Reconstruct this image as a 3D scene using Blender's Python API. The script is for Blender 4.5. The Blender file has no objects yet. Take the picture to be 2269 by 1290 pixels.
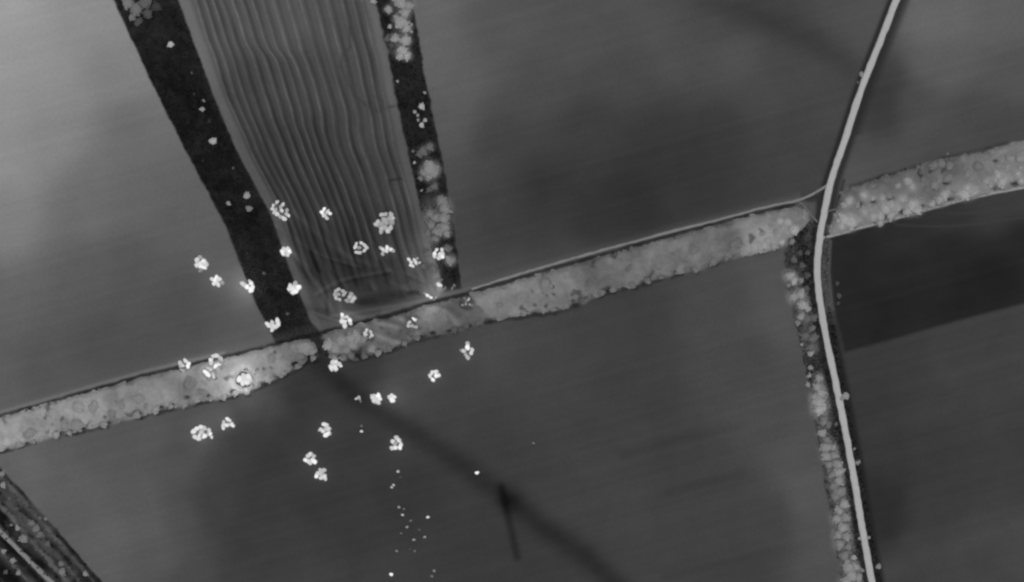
import bpy, math, random
import numpy as np
R = math.radians
random.seed(7)
S = 0.30            # metres per photograph pixel on the ground
W, Hh = 2269, 1290
ALT = 1500.0        # height of the drone above the fields
scene = bpy.context.scene
col = scene.collection

# ---------------------------------------------------------------- camera, sky, sun, exposure
cam = bpy.data.cameras.new('camera'); co = bpy.data.objects.new('camera', cam); col.objects.link(co)
co.location = (0, 0, ALT); co.rotation_euler = (0, 0, 0)
cam.sensor_width = 36.0; cam.lens = 36.0 * ALT / (W * S)
cam.clip_start = 1.0; cam.clip_end = 20000.0
scene.camera = co
world = bpy.data.worlds.new('World'); scene.world = world; world.use_nodes = True
wn = world.node_tree.nodes; wl = world.node_tree.links; wn.clear()
sky = wn.new('ShaderNodeTexSky'); sky.sky_type = 'NISHITA'; sky.sun_disc = False
sky.sun_elevation = R(58); sky.sun_rotation = R(140); sky.dust_density = 4.0
bw = wn.new('ShaderNodeHueSaturation'); bw.inputs['Saturation'].default_value = 0.0   # the camera sees no hue
bg = wn.new('ShaderNodeBackground'); bg.inputs['Strength'].default_value = 0.10
wo = wn.new('ShaderNodeOutputWorld')
wl.new(sky.outputs['Color'], bw.inputs['Color']); wl.new(bw.outputs['Color'], bg.inputs['Color'])
wl.new(bg.outputs['Background'], wo.inputs['Surface'])
sun = bpy.data.lights.new('sun', 'SUN'); sun.energy = 1.0; sun.angle = R(25)
so = bpy.data.objects.new('sun', sun); col.objects.link(so)
so.rotation_euler = (R(32), 0, R(180 - 140 + 180))
scene.view_settings.view_transform = 'Standard'; scene.view_settings.look = 'None'
scene.view_settings.gamma = 1.0; scene.view_settings.use_curve_mapping = False
scene.view_settings.exposure = 0.17
scene.cycles.pixel_filter_type = 'GAUSSIAN'; scene.cycles.filter_width = 2.7   # soft thermal sensor
LIGHT = 1.0          # reflectance -> picture calibration

# ---------------------------------------------------------------- helpers
def lin(v):
    c = np.asarray(v, dtype=float) / 255.0
    return np.where(c <= 0.04045, c / 12.92, ((c + 0.055) / 1.055) ** 2.4) * LIGHT
def wx(px): return (px - W / 2) * S
def wy(py): return (Hh / 2 - py) * S
def ground_at(px, py, h=0.0):
    """foot of a thing whose top, h metres up, shows at that point of the photograph"""
    k = 1 - h / ALT
    return wx(px) * k, wy(py) * k
def sstep(a, b, x):
    t = np.clip((x - a) / (b - a), 0, 1); return t * t * (3 - 2 * t)
def d_line(P, pts):
    """distance from points P (n,2) to a polyline"""
    d = np.full(len(P), 1e9)
    for (x0, y0), (x1, y1) in zip(pts[:-1], pts[1:]):
        vx, vy = x1 - x0, y1 - y0; L = vx * vx + vy * vy + 1e-9
        t = np.clip(((P[:, 0] - x0) * vx + (P[:, 1] - y0) * vy) / L, 0, 1)
        d = np.minimum(d, (P[:, 0] - x0 - t * vx) ** 2 + (P[:, 1] - y0 - t * vy) ** 2)
    return np.sqrt(d)
def inside(P, poly):
    r = np.zeros(len(P), bool); n = len(poly)
    for i in range(n):
        x0, y0 = poly[i]; x1, y1 = poly[(i + 1) % n]
        if y0 == y1: continue
        c = ((P[:, 1] > y0) != (P[:, 1] > y1)) & (P[:, 0] < (x1 - x0) * (P[:, 1] - y0) / (y1 - y0) + x0)
        r ^= c
    return r
def sd_poly(P, poly):
    d = d_line(P, list(poly) + [poly[0]])
    return np.where(inside(P, poly), d, -d)
def smooth_line(pts, step=8.0):
    pts = [np.array(p, float) for p in pts]; out = []
    ext = [2 * pts[0] - pts[1]] + pts + [2 * pts[-1] - pts[-2]]
    for i in range(1, len(ext) - 2):
        p0, p1, p2, p3 = ext[i - 1:i + 3]
        n = max(2, int(np.linalg.norm(p2 - p1) / step))
        for k in range(n):
            t = k / n
            out.append(0.5 * ((2 * p1) + (p2 - p0) * t + (2 * p0 - 5 * p1 + 4 * p2 - p3) * t * t + (3 * p1 - p0 - 3 * p2 + p3) * t ** 3))
    out.append(pts[-1]); return [tuple(p) for p in out]
_rng = np.random.RandomState(5)
_tab = _rng.rand(256, 256)
def vnoise(x, y, cell, seed=0):
    x, y = 0.829 * x + 0.559 * y, 0.829 * y - 0.559 * x      # keep the lattice off the picture's axes
    x = x / cell + seed * 17.3 + 500; y = y / cell + seed * 7.9 + 500
    xi = np.floor(x).astype(int); yi = np.floor(y).astype(int); fx = x - xi; fy = y - yi
    fx = fx * fx * (3 - 2 * fx); fy = fy * fy * (3 - 2 * fy)
    g = lambda a, b: _tab[a % 256, b % 256]
    return (g(xi, yi) * (1 - fx) * (1 - fy) + g(xi + 1, yi) * fx * (1 - fy) + g(xi, yi + 1) * (1 - fx) * fy + g(xi + 1, yi + 1) * fx * fy) * 2 - 1
def idw(P, samples, soft=60.0):
    num = np.zeros(len(P)); den = np.zeros(len(P))
    for x, y, v in samples:
        w = 1.0 / ((P[:, 0] - x) ** 2 + (P[:, 1] - y) ** 2 + soft * soft) ** 2
        num += w * v; den += w
    return num / den

def tag(o, label=None, cat=None, group=None, kind=None):
    if label: o['label'] = label
    if cat: o['category'] = cat
    if group: o['group'] = group
    if kind: o['kind'] = kind
    return o
def link(name, me, parent=None, loc=(0, 0, 0), mat=None):
    o = bpy.data.objects.new(name, me); col.objects.link(o); o.location = loc
    if parent is not None: o.parent = parent
    if mat is not None and me is not None and len(me.materials) == 0: me.materials.append(mat)
    return o
def mesh(name, V, F, tone=None, smooth=True):
    me = bpy.data.meshes.new(name)
    V = np.asarray(V, np.float32); F = np.asarray(F, np.int32)
    me.vertices.add(len(V)); me.vertices.foreach_set('co', V.ravel())
    k = F.shape[1]
    me.loops.add(F.size); me.loops.foreach_set('vertex_index', F.ravel())
    me.polygons.add(len(F)); me.polygons.foreach_set('loop_start', np.arange(0, F.size, k, dtype=np.int32))
    try: me.polygons.foreach_set('loop_total', np.full(len(F), k, dtype=np.int32))
    except Exception: pass
    me.update(calc_edges=True)
    me.polygons.foreach_set('use_smooth', np.full(len(F), smooth))
    if tone is not None:
        a = me.attributes.new('tone', 'FLOAT', 'POINT'); a.data.foreach_set('value', np.asarray(tone, np.float32))
    return me

# ---------------------------------------------------------------- materials
def base_mat(name, rough=1.0):
    m = bpy.data.materials.new(name); m.use_nodes = True
    b = m.node_tree.nodes['Principled BSDF']; b.inputs['Roughness'].default_value = rough
    b.inputs['Specular IOR Level'].default_value = 0.0
    return m, m.node_tree.nodes, m.node_tree.links, b
def toned(name, amp, scale, bump=0.0, source='attr'):
    """own reflectance (mesh attribute or object colour) times procedural mottling"""
    m, n, l, b = base_mat(name)
    if source == 'attr':
        s = n.new('ShaderNodeAttribute'); s.attribute_name = 'tone'; out = s.outputs['Fac']
    else:
        s = n.new('ShaderNodeObjectInfo'); out = s.outputs['Color']
    g = n.new('ShaderNodeNewGeometry')
    t = n.new('ShaderNodeTexNoise'); t.inputs['Scale'].default_value = scale; t.inputs['Detail'].default_value = 5
    l.new(g.outputs['Position'], t.inputs['Vector'])
    r = n.new('ShaderNodeMapRange'); r.inputs['From Min'].default_value = 0.25; r.inputs['From Max'].default_value = 0.75
    r.inputs['To Min'].default_value = 1 - amp; r.inputs['To Max'].default_value = 1 + amp
    l.new(t.outputs['Fac'], r.inputs['Value'])
    v = n.new('ShaderNodeVectorMath'); v.operation = 'SCALE'
    l.new(out, v.inputs[0]); l.new(r.outputs['Result'], v.inputs['Scale']); l.new(v.outputs['Vector'], b.inputs['Base Color'])
    if bump:
        bp = n.new('ShaderNodeBump'); bp.inputs['Strength'].default_value = bump; bp.inputs['Distance'].default_value = 0.3
        l.new(t.outputs['Fac'], bp.inputs['Height']); l.new(bp.outputs['Normal'], b.inputs['Normal'])
    return m
M_soil = toned('field_soil', 0.07, 0.5, 0.2)
M_rough = toned('rough_scrub_ground', 0.16, 0.30, 0.5)
M_road = toned('road_surface', 0.05, 0.5, 0.1)
M_leaf = toned('foliage', 0.10, 0.9, 0.0, 'object')
_n, _l = M_leaf.node_tree.nodes, M_leaf.node_tree.links; _p = _n['Principled BSDF']
_t = _n.new('ShaderNodeBsdfTranslucent'); _m = _n.new('ShaderNodeMixShader'); _m.inputs[0].default_value = 0.25
_l.new(_p.inputs['Base Color'].links[0].from_socket, _t.inputs['Color']); _l.new(_p.outputs[0], _m.inputs[1]); _l.new(_t.outputs[0], _m.inputs[2])
_l.new(_m.outputs[0], _n['Material Output'].inputs['Surface'])
M_tuft = toned('scrub_tuft', 0.12, 0.8, 0.0, 'attr')
M_thick = toned('thicket', 0.10, 0.5, 0.35)
M_bark, _n, _l, _b = base_mat('bark'); _b.inputs['Base Color'].default_value = (0.05, 0.05, 0.05, 1)
M_scorch = toned('scorched_earth', 0.2, 0.8, 0.2, 'object')
def flame_mat():
    m = bpy.data.materials.new('flame'); m.use_nodes = True; n = m.node_tree.nodes; l = m.node_tree.links; n.clear()
    o = n.new('ShaderNodeOutputMaterial'); e = n.new('ShaderNodeEmission'); oi = n.new('ShaderNodeObjectInfo')
    tc = n.new('ShaderNodeTexCoord'); sp = n.new('ShaderNodeSeparateXYZ'); l.new(tc.outputs['Object'], sp.inputs[0])
    r = n.new('ShaderNodeMapRange'); r.inputs['From Min'].default_value = 0.0; r.inputs['From Max'].default_value = 1.1
    r.inputs['To Min'].default_value = 0.70; r.inputs['To Max'].default_value = 1.02   # hotter, brighter tips
    l.new(sp.outputs['Z'], r.inputs['Value']); l.new(oi.outputs['Color'], e.inputs['Color'])
    l.new(r.outputs['Result'], e.inputs['Strength']); l.new(e.outputs[0], o.inputs[0]); return m
M_flame = flame_mat()

# ---------------------------------------------------------------- where the fields, belts and tracks run (photo pixels)
DITCH = [(-1500, 1345), (-400, 1035), (0, 923), (200, 866), (333, 829), (467, 798), (600, 766), (700, 740), (770, 723), (870, 697), (940, 675), (1000, 660), (1100, 632), (1233, 593), (1400, 547), (1500, 519), (1600, 493), (1700, 467), (1758, 454)]
LOWER = [(-1500, 1420), (-400, 1110), (0, 1000), (130, 967), (240, 942), (350, 914), (430, 895), (500, 884), (560, 867), (640, 827), (700, 797), (740, 792), (790, 800), (860, 777), (930, 752), (1000, 737), (1080, 714), (1150, 702), (1230, 692), (1290, 674), (1345, 648), (1420, 632), (1500, 609), (1560, 597), (1600, 579), (1680, 562), (1740, 547), (1790, 505)]
BELT = DITCH + [(1795, 470)] + LOWER[::-1]
E_UP = [(1862, 425), (1890, 410), (1960, 388), (2050, 360), (2150, 338), (2269, 312), (2600, 240), (3600, 30)]
E_LOW = [(1832, 528), (1900, 508), (1990, 485), (2110, 451), (2190, 432), (2269, 417), (2600, 350), (3600, 150)]
EBELT = E_UP + E_LOW[::-1]
ROAD = [(2130, -500), (2075, -280), (2035, -130), (1986, 0), (1950, 92), (1908, 200), (1872, 310), (1842, 400), (1825, 480), (1815, 540), (1811, 600), (1816, 660), (1829, 740), (1848, 830), (1874, 960), (1894, 1070), (1914, 1190), (1932, 1290), (1960, 1450), (2010, 1750)]
WB_L = [(-300, -1400), (150, -230), (252, 0), (330, 170), (400, 312), (500, 500), (560, 658), (612, 762)]
WB_R = [(-140, -1400), (300, -230), (395, 0), (470, 205), (522, 330), (602, 480), (642, 600), (690, 715), (715, 745)]
WBELT = WB_L + WB_R[::-1]
NB_L = [(520, -1400), (790, -200), (832, 0), (862, 130), (880, 230), (905, 340), (925, 430), (940, 500), (965, 580), (985, 645)]
NB_R = [(640, -1400), (878, -200), (912, 0), (938, 150), (962, 270), (985, 380), (1003, 490), (1018, 600), (1022, 640)]
NBELT = NB_L + NB_R[::-1]
RB_L = [(1770, 500), (1738, 560), (1742, 620), (1758, 690), (1776, 780), (1795, 870), (1808, 960), (1825, 1060), (1845, 1160), (1862, 1290), (1890, 1450), (1940, 1750)]
RB_R = [(1826, 480), (1838, 520), (1838, 640), (1852, 740), (1870, 850), (1893, 960), (1915, 1070), (1935, 1190), (1955, 1290), (1985, 1450), (2040, 1750)]
RBELT = RB_L + RB_R[::-1]
DARKF = [(1838, 525), (1990, 487), (2110, 453), (2269, 419), (2600, 352), (3600, 152), (3600, 330), (2600, 590), (2269, 672), (2100, 716), (1990, 748), (1872, 780), (1852, 700), (1840, 600)]
CORNER = [(-900, 60), (-8, 1030), (60, 1100), (140, 1190), (225, 1290), (420, 1500), (1200, 2400), (200, 2400), (-900, 1200)]
PLOUGH = WB_R[:8] + [(705, 742), (870, 700), (960, 668)] + NB_L[::-1]

S_west = [(0,0,158),(60,120,148),(0,130,150),(0,360,140),(200,50,138),(100,150,140),(0,250,142),(100,300,132),(250,150,124),(0,480,126),(300,300,106),(200,450,106),(400,480,92),(330,420,98),(0,680,98),(200,620,90),(300,600,84),(250,760,76),(400,680,76),(450,700,74),(350,800,78),(0,840,90),(100,820,82),(550,700,80),(500,750,82),(520,600,86),(-600,300,120),(-300,-400,120)]
S_south = [(520,960,57),(500,1050,58),(470,1120,60),(600,1000,52),(640,950,51),(560,1180,56),(430,950,80),(400,1040,80),(330,1170,88),(250,1180,92),(150,1060,90),(590,920,58),(560,900,78),(480,920,84),(700,1100,53),(620,1250,60),(120,1000,90),(60,1030,100),(50,1050,92),(200,1000,84),(330,960,84),(300,1100,86),(150,1150,88),(200,1250,90),(400,1150,76),(350,1230,84),(420,1000,74),(480,1040,66),(560,960,56),(600,900,70),(560,1100,54),(650,1000,56),(750,1200,56),(900,1100,54),(800,1000,55),(650,880,50),(420,1290,72),(550,1280,62),(700,1290,64),(850,1290,62),(800,850,52),(900,830,66),(1000,900,63),(1000,800,66),(1200,800,66),(1100,750,72),(1100,1000,60),(1300,1100,64),(1400,1200,65),(1500,1000,63),(1400,850,62),(1400,700,62),(1600,650,72),(1700,600,80),(1740,700,80),(1650,800,70),(1700,900,74),(1780,1000,78),(1800,1100,84),(1830,1200,80),(1840,1290,76),(1600,1100,64),(1650,1250,63),(1500,1250,64),(1200,1250,58),(1050,1200,57),(1700,1150,66),(-400,1300,84),(800,1800,66),(1500,1800,66)]
S_north = [(945,30,100),(960,120,98),(1000,200,94),(990,300,86),(1010,420,78),(1030,520,68),(1050,600,72),(1100,50,84),(1300,50,80),(1450,60,80),(1560,30,74),(1650,20,64),(1750,20,64),(1820,20,74),(1900,20,80),(1200,200,76),(1400,180,72),(1500,150,78),(1630,130,82),(1800,80,66),(1780,150,72),(1700,220,72),(1880,60,78),(1100,320,66),(1300,300,60),(1450,280,56),(1600,290,56),(1720,300,64),(1820,250,68),(1500,350,52),(1200,420,52),(1400,430,47),(1060,450,62),(1100,520,58),(1200,500,56),(1300,480,50),(1550,430,54),(1650,400,58),(1700,380,62),(1780,360,66),(1250,560,66),(1150,600,72),(1450,-500,76)]
S_east = [(2060,60,100),(2120,30,98),(2200,30,92),(2040,140,92),(1975,170,62),(1965,215,52),(1940,260,58),(2010,220,74),(2100,150,90),(2250,180,82),(2050,280,76),(2150,260,72),(2200,290,68),(2269,290,70),(1930,340,74),(1960,370,76),(2100,320,72),(1900,380,82),(3000,0,80)]
S_dark = [(1880,560,38),(1900,700,37),(2000,600,37),(2000,530,44),(2100,480,52),(2200,460,58),(2100,560,38),(2269,450,62),(2269,520,36),(2200,600,34),(2150,680,35),(1960,740,36),(3000,400,38)]
S_se = [(1950,800,56),(2000,790,58),(2200,740,62),(2120,800,64),(1960,900,54),(2050,900,60),(2200,900,62),(2269,800,66),(1980,1020,54),(2050,1000,58),(2150,1050,60),(2269,1020,60),(1960,1110,44),(1970,1160,42),(2050,1120,58),(2030,1200,64),(2150,1200,66),(2269,1200,68),(1990,1280,64),(2150,1290,66),(3000,1200,62),(2100,1900,62)]
S_plough = [(500,50,86),(450,60,84),(650,50,90),(600,20,88),(720,40,84),(780,50,80),(560,200,72),(650,180,76),(700,200,76),(820,180,78),(820,250,74),(620,300,66),(700,300,66),(850,300,74),(650,380,62),(800,380,66),(900,420,76),(620,450,66),(700,450,60),(760,480,60),(700,520,50),(800,520,54),(860,520,58),(900,500,70),(935,545,88),(660,560,64),(720,600,50),(800,600,52),(850,600,50),(890,620,54),(930,610,72),(690,660,68),(740,690,72),(850,680,56),(955,600,96),(965,640,96),(900,690,78),(650,-500,84)]
S_belt = [(-300,1050,128),(20,960,134),(60,985,128),(200,900,128),(280,910,116),(350,870,118),(430,850,112),(480,830,128),(520,830,140),(600,800,118),(640,790,110),(665,770,92),(740,760,112),(800,750,108),(800,785,88),(900,730,104),(960,700,110),(1000,700,92),(1040,690,92),(1070,670,124),(1150,660,122),(1250,630,114),(1300,620,102),(1400,590,98),(1500,560,98),(1600,530,102),(1690,520,124),(1700,480,104),(1770,490,104)]
S_belt = [(x, y, v - (16 if 720 < x < 1060 else (9 if 1060 <= x < 1640 and v > 100 else 0))) for x, y, v in S_belt]
S_ebelt = [(1880,430,100),(1960,405,98),(1920,450,128),(1880,500,140),(2000,440,128),(2050,400,106),(2100,370,106),(2140,420,128),(2180,360,112),(2220,380,128),(2269,350,128),(3000,200,124)]

FURROWS = [0.075, 0.12, 0.165, 0.209, 0.271, 0.324, 0.38, 0.43, 0.48, 0.545, 0.609, 0.683, 0.745, 0.825, 0.883, 0.93]
LY = [-400, -60, 0, 210, 330, 480, 600, 720]; LX = [225, 370, 397, 472, 524, 604, 644, 692]
RY = [-400, 0, 130, 230, 340, 440, 560, 640, 720]; RX = [748, 832, 862, 882, 905, 932, 962, 985, 1000]
def row_x(s, y):
    y = np.asarray(y, float)
    a = np.interp(y, LY, LX); b = np.interp(y, RY, RX)
    kink = 7 * np.tanh((y - 118 - 90 * (s - 0.4)) / 14.0) * math.exp(-((s - 0.4) / 0.14) ** 2) - 5 * np.tanh((y - 235 - 60 * s) / 20.0) * math.exp(-((s - 0.55) / 0.3) ** 2)
    wob = 2.3 * vnoise(y, np.full_like(y, s * 260), 60, 3) + 0.6 * vnoise(y, np.full_like(y, s * 500), 20, 9)
    return a + (b - a) * s + kink + wob

N_T = [(827,3,7,158),(861,21,9,156),(888,6,14,150),(897,28,13,150),(906,12,11,148),(876,-4,9,150),(845,-8,7,140),(889,50,15,156),(900,63,12,156),(880,40,9,146),(875,85,11,152),(898,90,13,156),(892,112,13,164),(902,124,10,168),(887,124,9,160),(858,85,8,96),(868,100,8,80),
 (938,335,11,108),(952,326,10,108),(930,342,8,100),(952,372,17,144),(940,382,11,132),(963,382,11,142),(950,391,10,138),(966,372,9,136),(962,413,10,104),(952,420,8,92),(978,445,13,130),(986,462,14,134),(984,484,14,136),(966,482,13,130),(954,474,9,126),(985,503,13,134),(971,512,12,128),(990,517,10,134),(956,498,10,122),(948,515,9,110),(965,528,9,118),(985,450,10,128),(993,550,9,98),(998,577,12.5,130),(948,560,9,100),(960,595,9,98),(940,590,8,92)]
RB = [(1752,612,12,148),(1760,622,9,156),(1775,622,7,128),(1748,632,6,120),(1760,658,12,140),(1775,652,12,142),(1779,676,12,148),(1790,683,8,146),(1776,702,9,138),(1768,716,7,124),(1788,706,11,96),(1803,704,10,92),(1800,728,8,104),(1785,745,12,94),(1802,750,13,96),(1780,700,8,130),(1798,770,10,100),
 (1815,838,9,138),(1812,858,10,142),(1820,872,12,144),(1806,880,10,140),(1817,893,15,148),(1817,908,14,158),(1826,935,11,118),(1836,942,8,104),(1822,960,9,140),(1832,975,9,120),(1830,992,12,134),(1846,992,9,140),(1832,1012,11,136),(1850,1010,10,132),(1858,1030,12,134),(1838,1030,9,126),(1860,1046,13,142),(1846,1052,10,124),(1860,1066,12,138),(1849,1078,10,118),(1862,1090,12,122),(1852,1100,11,116),(1872,1118,12,148),(1860,1132,11,140),(1856,1150,12,138),(1874,1148,12,130),(1868,1170,14,140),(1858,1186,11,134),(1876,1190,12,132),(1862,1207,12,128),(1880,1212,10,120),(1872,1232,11,118),(1880,1256,14,138),(1896,1256,10,142),(1888,1276,14,142),(1902,1280,11,136),(1876,1290,13,140),(1895,1305,14,138),
 (1760,575,8,92),(1778,588,8,84),(1790,560,7,80),(1773,560,7,78),(1790,610,8,76),(1788,640,8,80)]
EB = [(1882,445,12,152),(1872,455,9,146),(1913,432,9,152),(1934,440,5.5,156),(1873,488,17,160),(1885,492,17,160),(1866,500,12,158),(1915,470,12,144),(1935,480,12,150),(1950,478,12,154),(1962,462,14,154),(1950,494,8,150),(1955,438,9,146),(1975,478,11,152),(1975,455,12,150),(1990,412,6.5,144),(2012,403,11,146),(2020,414,10,148),(2000,442,13,146),(2022,455,15,158),(2032,465,12,158),(2012,468,12,154),(1990,462,10,150),(2065,452,8,152),(2072,410,12,124),(2082,443,10,150),(2094,432,12,154),(2100,425,8,148),(2145,418,13,162),(2140,430,14,162),(2158,424,12,158),(2128,428,9,154),(2185,402,9,146),(2195,410,7,146),(2212,388,13,152),(2220,402,13,156),(2228,395,11,154),(2206,398,9,150),(2240,352,14,134),(2232,370,12,136),(2255,385,8,158),(2262,402,8,158),(2262,350,14,134),(2262,372,10,140),(2280,385,13,150),(2285,360,14,136),(2240,398,6,150),(1900,455,8,132),(1925,456,9,130),(1905,485,9,138),(1940,460,8,134)]
def understory(T, P, lst, k=0.84, grow=1.15):
    """the grass and shoots under a clump share its warmth"""
    for x, y, r, t in lst:
        m = (np.abs(P[:, 0] - x) < 3 * r) & (np.abs(P[:, 1] - y) < 3 * r)
        if not m.any(): continue
        a = np.exp(-(((P[m, 0] - x) ** 2 + (P[m, 1] - y) ** 2) / (r * grow) ** 2) ** 1.5)
        T[m] = np.maximum(T[m], T[m] * (1 - a) + t * k * a)
    return T
def stroke(T, P, pts, tone, width, op=1.0, soft=3.0, rag=0.0):
    d = d_line(P, pts)
    if rag: d = d + rag * vnoise(P[:, 0], P[:, 1], 9, 4)
    a = op * (1 - sstep(width / 2 - soft / 2, width / 2 + soft / 2, d))
    return T * (1 - a) + tone * a
def glow(T, P, pts, delta, sig, op=1.0):
    return T + delta * np.exp(-(d_line(P, pts) / sig) ** 2)
def fill(T, P, poly, tone, soft=4.0, rag=0.0):
    sd = sd_poly(P, poly)
    if rag: sd = sd + rag * vnoise(P[:, 0], P[:, 1], 14, 2) + rag * 0.6 * vnoise(P[:, 0], P[:, 1], 6, 5)
    a = sstep(-soft / 2, soft / 2, sd)
    return T * (1 - a) + tone * a
def road_x(y): return np.interp(y, [p[1] for p in ROAD], [p[0] for p in ROAD])

NOTCH = [(2095, 405, 7), (1960, 482, 7), (1998, 470, 9), (2105, 441, 9), (2205, 418, 6), (2248, 408, 9), (1905, 452, 7), (1935, 447, 6), (1973, 440, 7), (2044, 456, 5), (2205, 357, 5), (130, 962, 10), (240, 937, 9), (305, 915, 10), (358, 902, 6), (415, 880, 6), (460, 876, 6), (382, 896, 5), (60, 982, 6), (185, 950, 5),
         (1085, 712, 10), (1350, 645, 14), (1275, 676, 11), (1185, 695, 8), (960, 738, 8), (935, 746, 7), (1160, 696, 6), (515, 868, 7), (1500, 606, 7), (1425, 628, 6), (690, 790, 16), (655, 808, 13), (585, 850, 8), (792, 788, 9), (838, 780, 8), (1040, 722, 6), (995, 734, 5)]
def ground_tone(P):
    x, y = P[:, 0], P[:, 1]
    ditch_y = np.interp(x, [p[0] for p in DITCH] + [1800, 3600], [p[1] for p in DITCH] + [440, 0])
    rx = road_x(y); right = x > rx
    T = idw(P, S_south, 38)
    north = (y < ditch_y)
    T = np.where(north, idw(P, S_north), T)
    wmid = np.interp(y, [p[1] for p in WB_L], [p[0] for p in WB_L]) + 40
    T = np.where(north & (x < wmid), idw(P, S_west), T)
    ebot = np.interp(x, [p[0] for p in E_LOW], [p[1] for p in E_LOW])
    T = np.where(right & (y < ebot), idw(P, S_east, 40), T)
    T = np.where(right & (y >= ebot), idw(P, S_se, 45), T)
    T = fill(T, P, DARKF, idw(P, S_dark, 40), 12)
    # cold, damp hollow running across the south field
    T = glow(T, P, [(700, 800), (790, 880), (870, 930), (960, 985), (1050, 1050), (1130, 1110)], -15, 26)
    T = glow(T, P, [(1130, 1110), (1200, 1165), (1290, 1225), (1390, 1320), (1500, 1500)], -17, 27)
    T = glow(T, P, [(1111, 1080), (1122, 1130), (1135, 1185), (1146, 1235)], -16, 9)
    T = glow(T, P, [(1560, 0), (1680, 40), (1800, 90), (1890, 150)], -8, 30)
    T = glow(T, P, [(1380, 1010), (1500, 975), (1650, 945)], -4, 12); T = glow(T, P, [(1480, 1090), (1640, 1050)], -4, 12)
    T = glow(T, P, [(1480, 1275), (1800, 1205)], -4, 14)
    T = glow(T, P, [(1900, 1290), (2300, 1150)], 3, 20)
    T = T + 1.7 * vnoise((x + 3.6 * y) * 0.9, (y * 3.6 - x) * 0.0 + (y + 0.27 * x) * 9.0, 90, 45)
    T = T + 1.6 * vnoise(x, y, 60, 1) + 1.0 * vnoise(x, y, 22, 6)
    T = stroke(T, P, [(1985, 498), (2060, 502), (2130, 500), (2200, 492), (2269, 482), (2600, 430)], 60, 4, 0.7, 4)
    T = stroke(T, P, [(2100, 475), (2180, 470), (2269, 452)], 62, 6, 0.5, 8)
    # strip cultivated between the two wooded belts
    rows = idw(P, S_plough, 40)
    s = (x - np.interp(y, LY, LX)) / (np.interp(y, RY, RX) - np.interp(y, LY, LX))
    rows = rows - 5 * (sstep(0.05, 0.1, s) * (1 - sstep(0.93, 0.97, s))) * (1 - sstep(560, 660, y))
    rows = np.where(s < 0.2, rows + (1 - sstep(0.035, 0.075, s)) * (19 - 6 * sstep(300, 600, y)), rows)
    rows = np.where(s > 0.8, rows + sstep(0.925, 0.965, s) * (16 - 6 * sstep(200, 330, y)), rows)
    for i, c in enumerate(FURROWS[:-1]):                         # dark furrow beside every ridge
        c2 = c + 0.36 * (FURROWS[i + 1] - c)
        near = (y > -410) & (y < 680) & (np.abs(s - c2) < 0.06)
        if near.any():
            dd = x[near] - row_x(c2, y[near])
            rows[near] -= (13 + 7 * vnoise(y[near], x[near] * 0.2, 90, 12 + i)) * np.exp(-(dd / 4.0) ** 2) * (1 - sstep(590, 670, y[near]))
    rows = stroke(rows, P, [(775, 60), (776, 105), (757, 122), (757, 145), (772, 185), (785, 212), (815, 235), (840, 247)], 60, 6, 0.8, 6)
    rows = stroke(rows, P, [(830, 214), (850, 226), (848, 240), (872, 236)], 60, 6, 0.7, 6)
    rows = stroke(rows, P, [(862, 400), (888, 396)], 44, 5, 0.9, 5); rows = stroke(rows, P, [(780, 485), (783, 510)], 42, 9, 0.8, 6)
    rows = stroke(rows, P, [(860, 400), (866, 425)], 50, 5, 0.7, 5)
    for pts in ([(600, 520), (680, 590), (720, 680)], [(720, 500), (770, 570), (830, 640)], [(650, 470), (760, 560), (900, 610)], [(830, 560), (850, 610), (900, 640), (960, 650)], [(700, 560), (745, 640), (755, 690)]):
        rows = glow(rows, P, smooth_line(pts), 9, 6)
    for pts in ([(790, 668), (850, 652), (930, 645)], [(800, 672), (880, 668), (960, 652)], [(690, 560), (705, 600)], [(770, 590), (790, 630)], [(840, 590), (860, 620)], [(660, 680), (720, 690)]):
        rows = glow(rows, P, pts, -12, 8)
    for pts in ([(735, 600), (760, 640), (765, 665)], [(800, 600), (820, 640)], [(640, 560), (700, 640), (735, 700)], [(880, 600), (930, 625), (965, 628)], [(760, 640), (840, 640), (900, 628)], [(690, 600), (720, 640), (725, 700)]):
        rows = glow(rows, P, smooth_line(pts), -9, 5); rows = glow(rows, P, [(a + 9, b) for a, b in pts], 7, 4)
    rows = stroke(rows, P, [(800, 672), (850, 660), (925, 648)], 38, 10, 0.7, 8, 5)
    rows = stroke(rows, P, [(815, 655), (850, 662), (900, 658)], 48, 4, 0.7, 4, 2)
    rows = glow(rows, P, [(760, 700), (830, 706)], 12, 8); rows = glow(rows, P, [(860, 690), (900, 695)], 10, 10)
    rows = rows + 1.5 * vnoise(x, y, 14, 8) + 3.0 * vnoise(s * 400, y * 0.12, 7, 44) * (1 - sstep(560, 660, y))
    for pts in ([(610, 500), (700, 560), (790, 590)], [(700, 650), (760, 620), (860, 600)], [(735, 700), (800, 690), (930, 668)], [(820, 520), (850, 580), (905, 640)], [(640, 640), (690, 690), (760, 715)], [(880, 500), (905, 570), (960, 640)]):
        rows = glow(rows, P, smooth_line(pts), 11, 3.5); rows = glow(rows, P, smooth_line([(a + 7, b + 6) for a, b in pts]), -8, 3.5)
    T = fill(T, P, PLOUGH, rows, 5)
    # rough floor of the belts
    T = fill(T, P, BELT, idw(P, S_belt, 22) + 5 * vnoise(x, y, 26, 21) + 5 * vnoise(x, y, 10, 22), 6, 2.0)
    T = fill(T, P, EBELT, idw(P, S_ebelt, 22) + 6 * vnoise(x, y, 24, 23) + 5 * vnoise(x, y, 9, 24), 6, 2.0)
    dk = 31 + 4 * vnoise(x, y, 40, 25) + 4.5 * vnoise(x, y, 12, 26)
    wb = dk + 14 * np.exp(-((x - 300) ** 2 + (y - 10) ** 2) / 75.0 ** 2) + 5 * sstep(-25, 0, x - np.interp(y, LY, LX))
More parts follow.
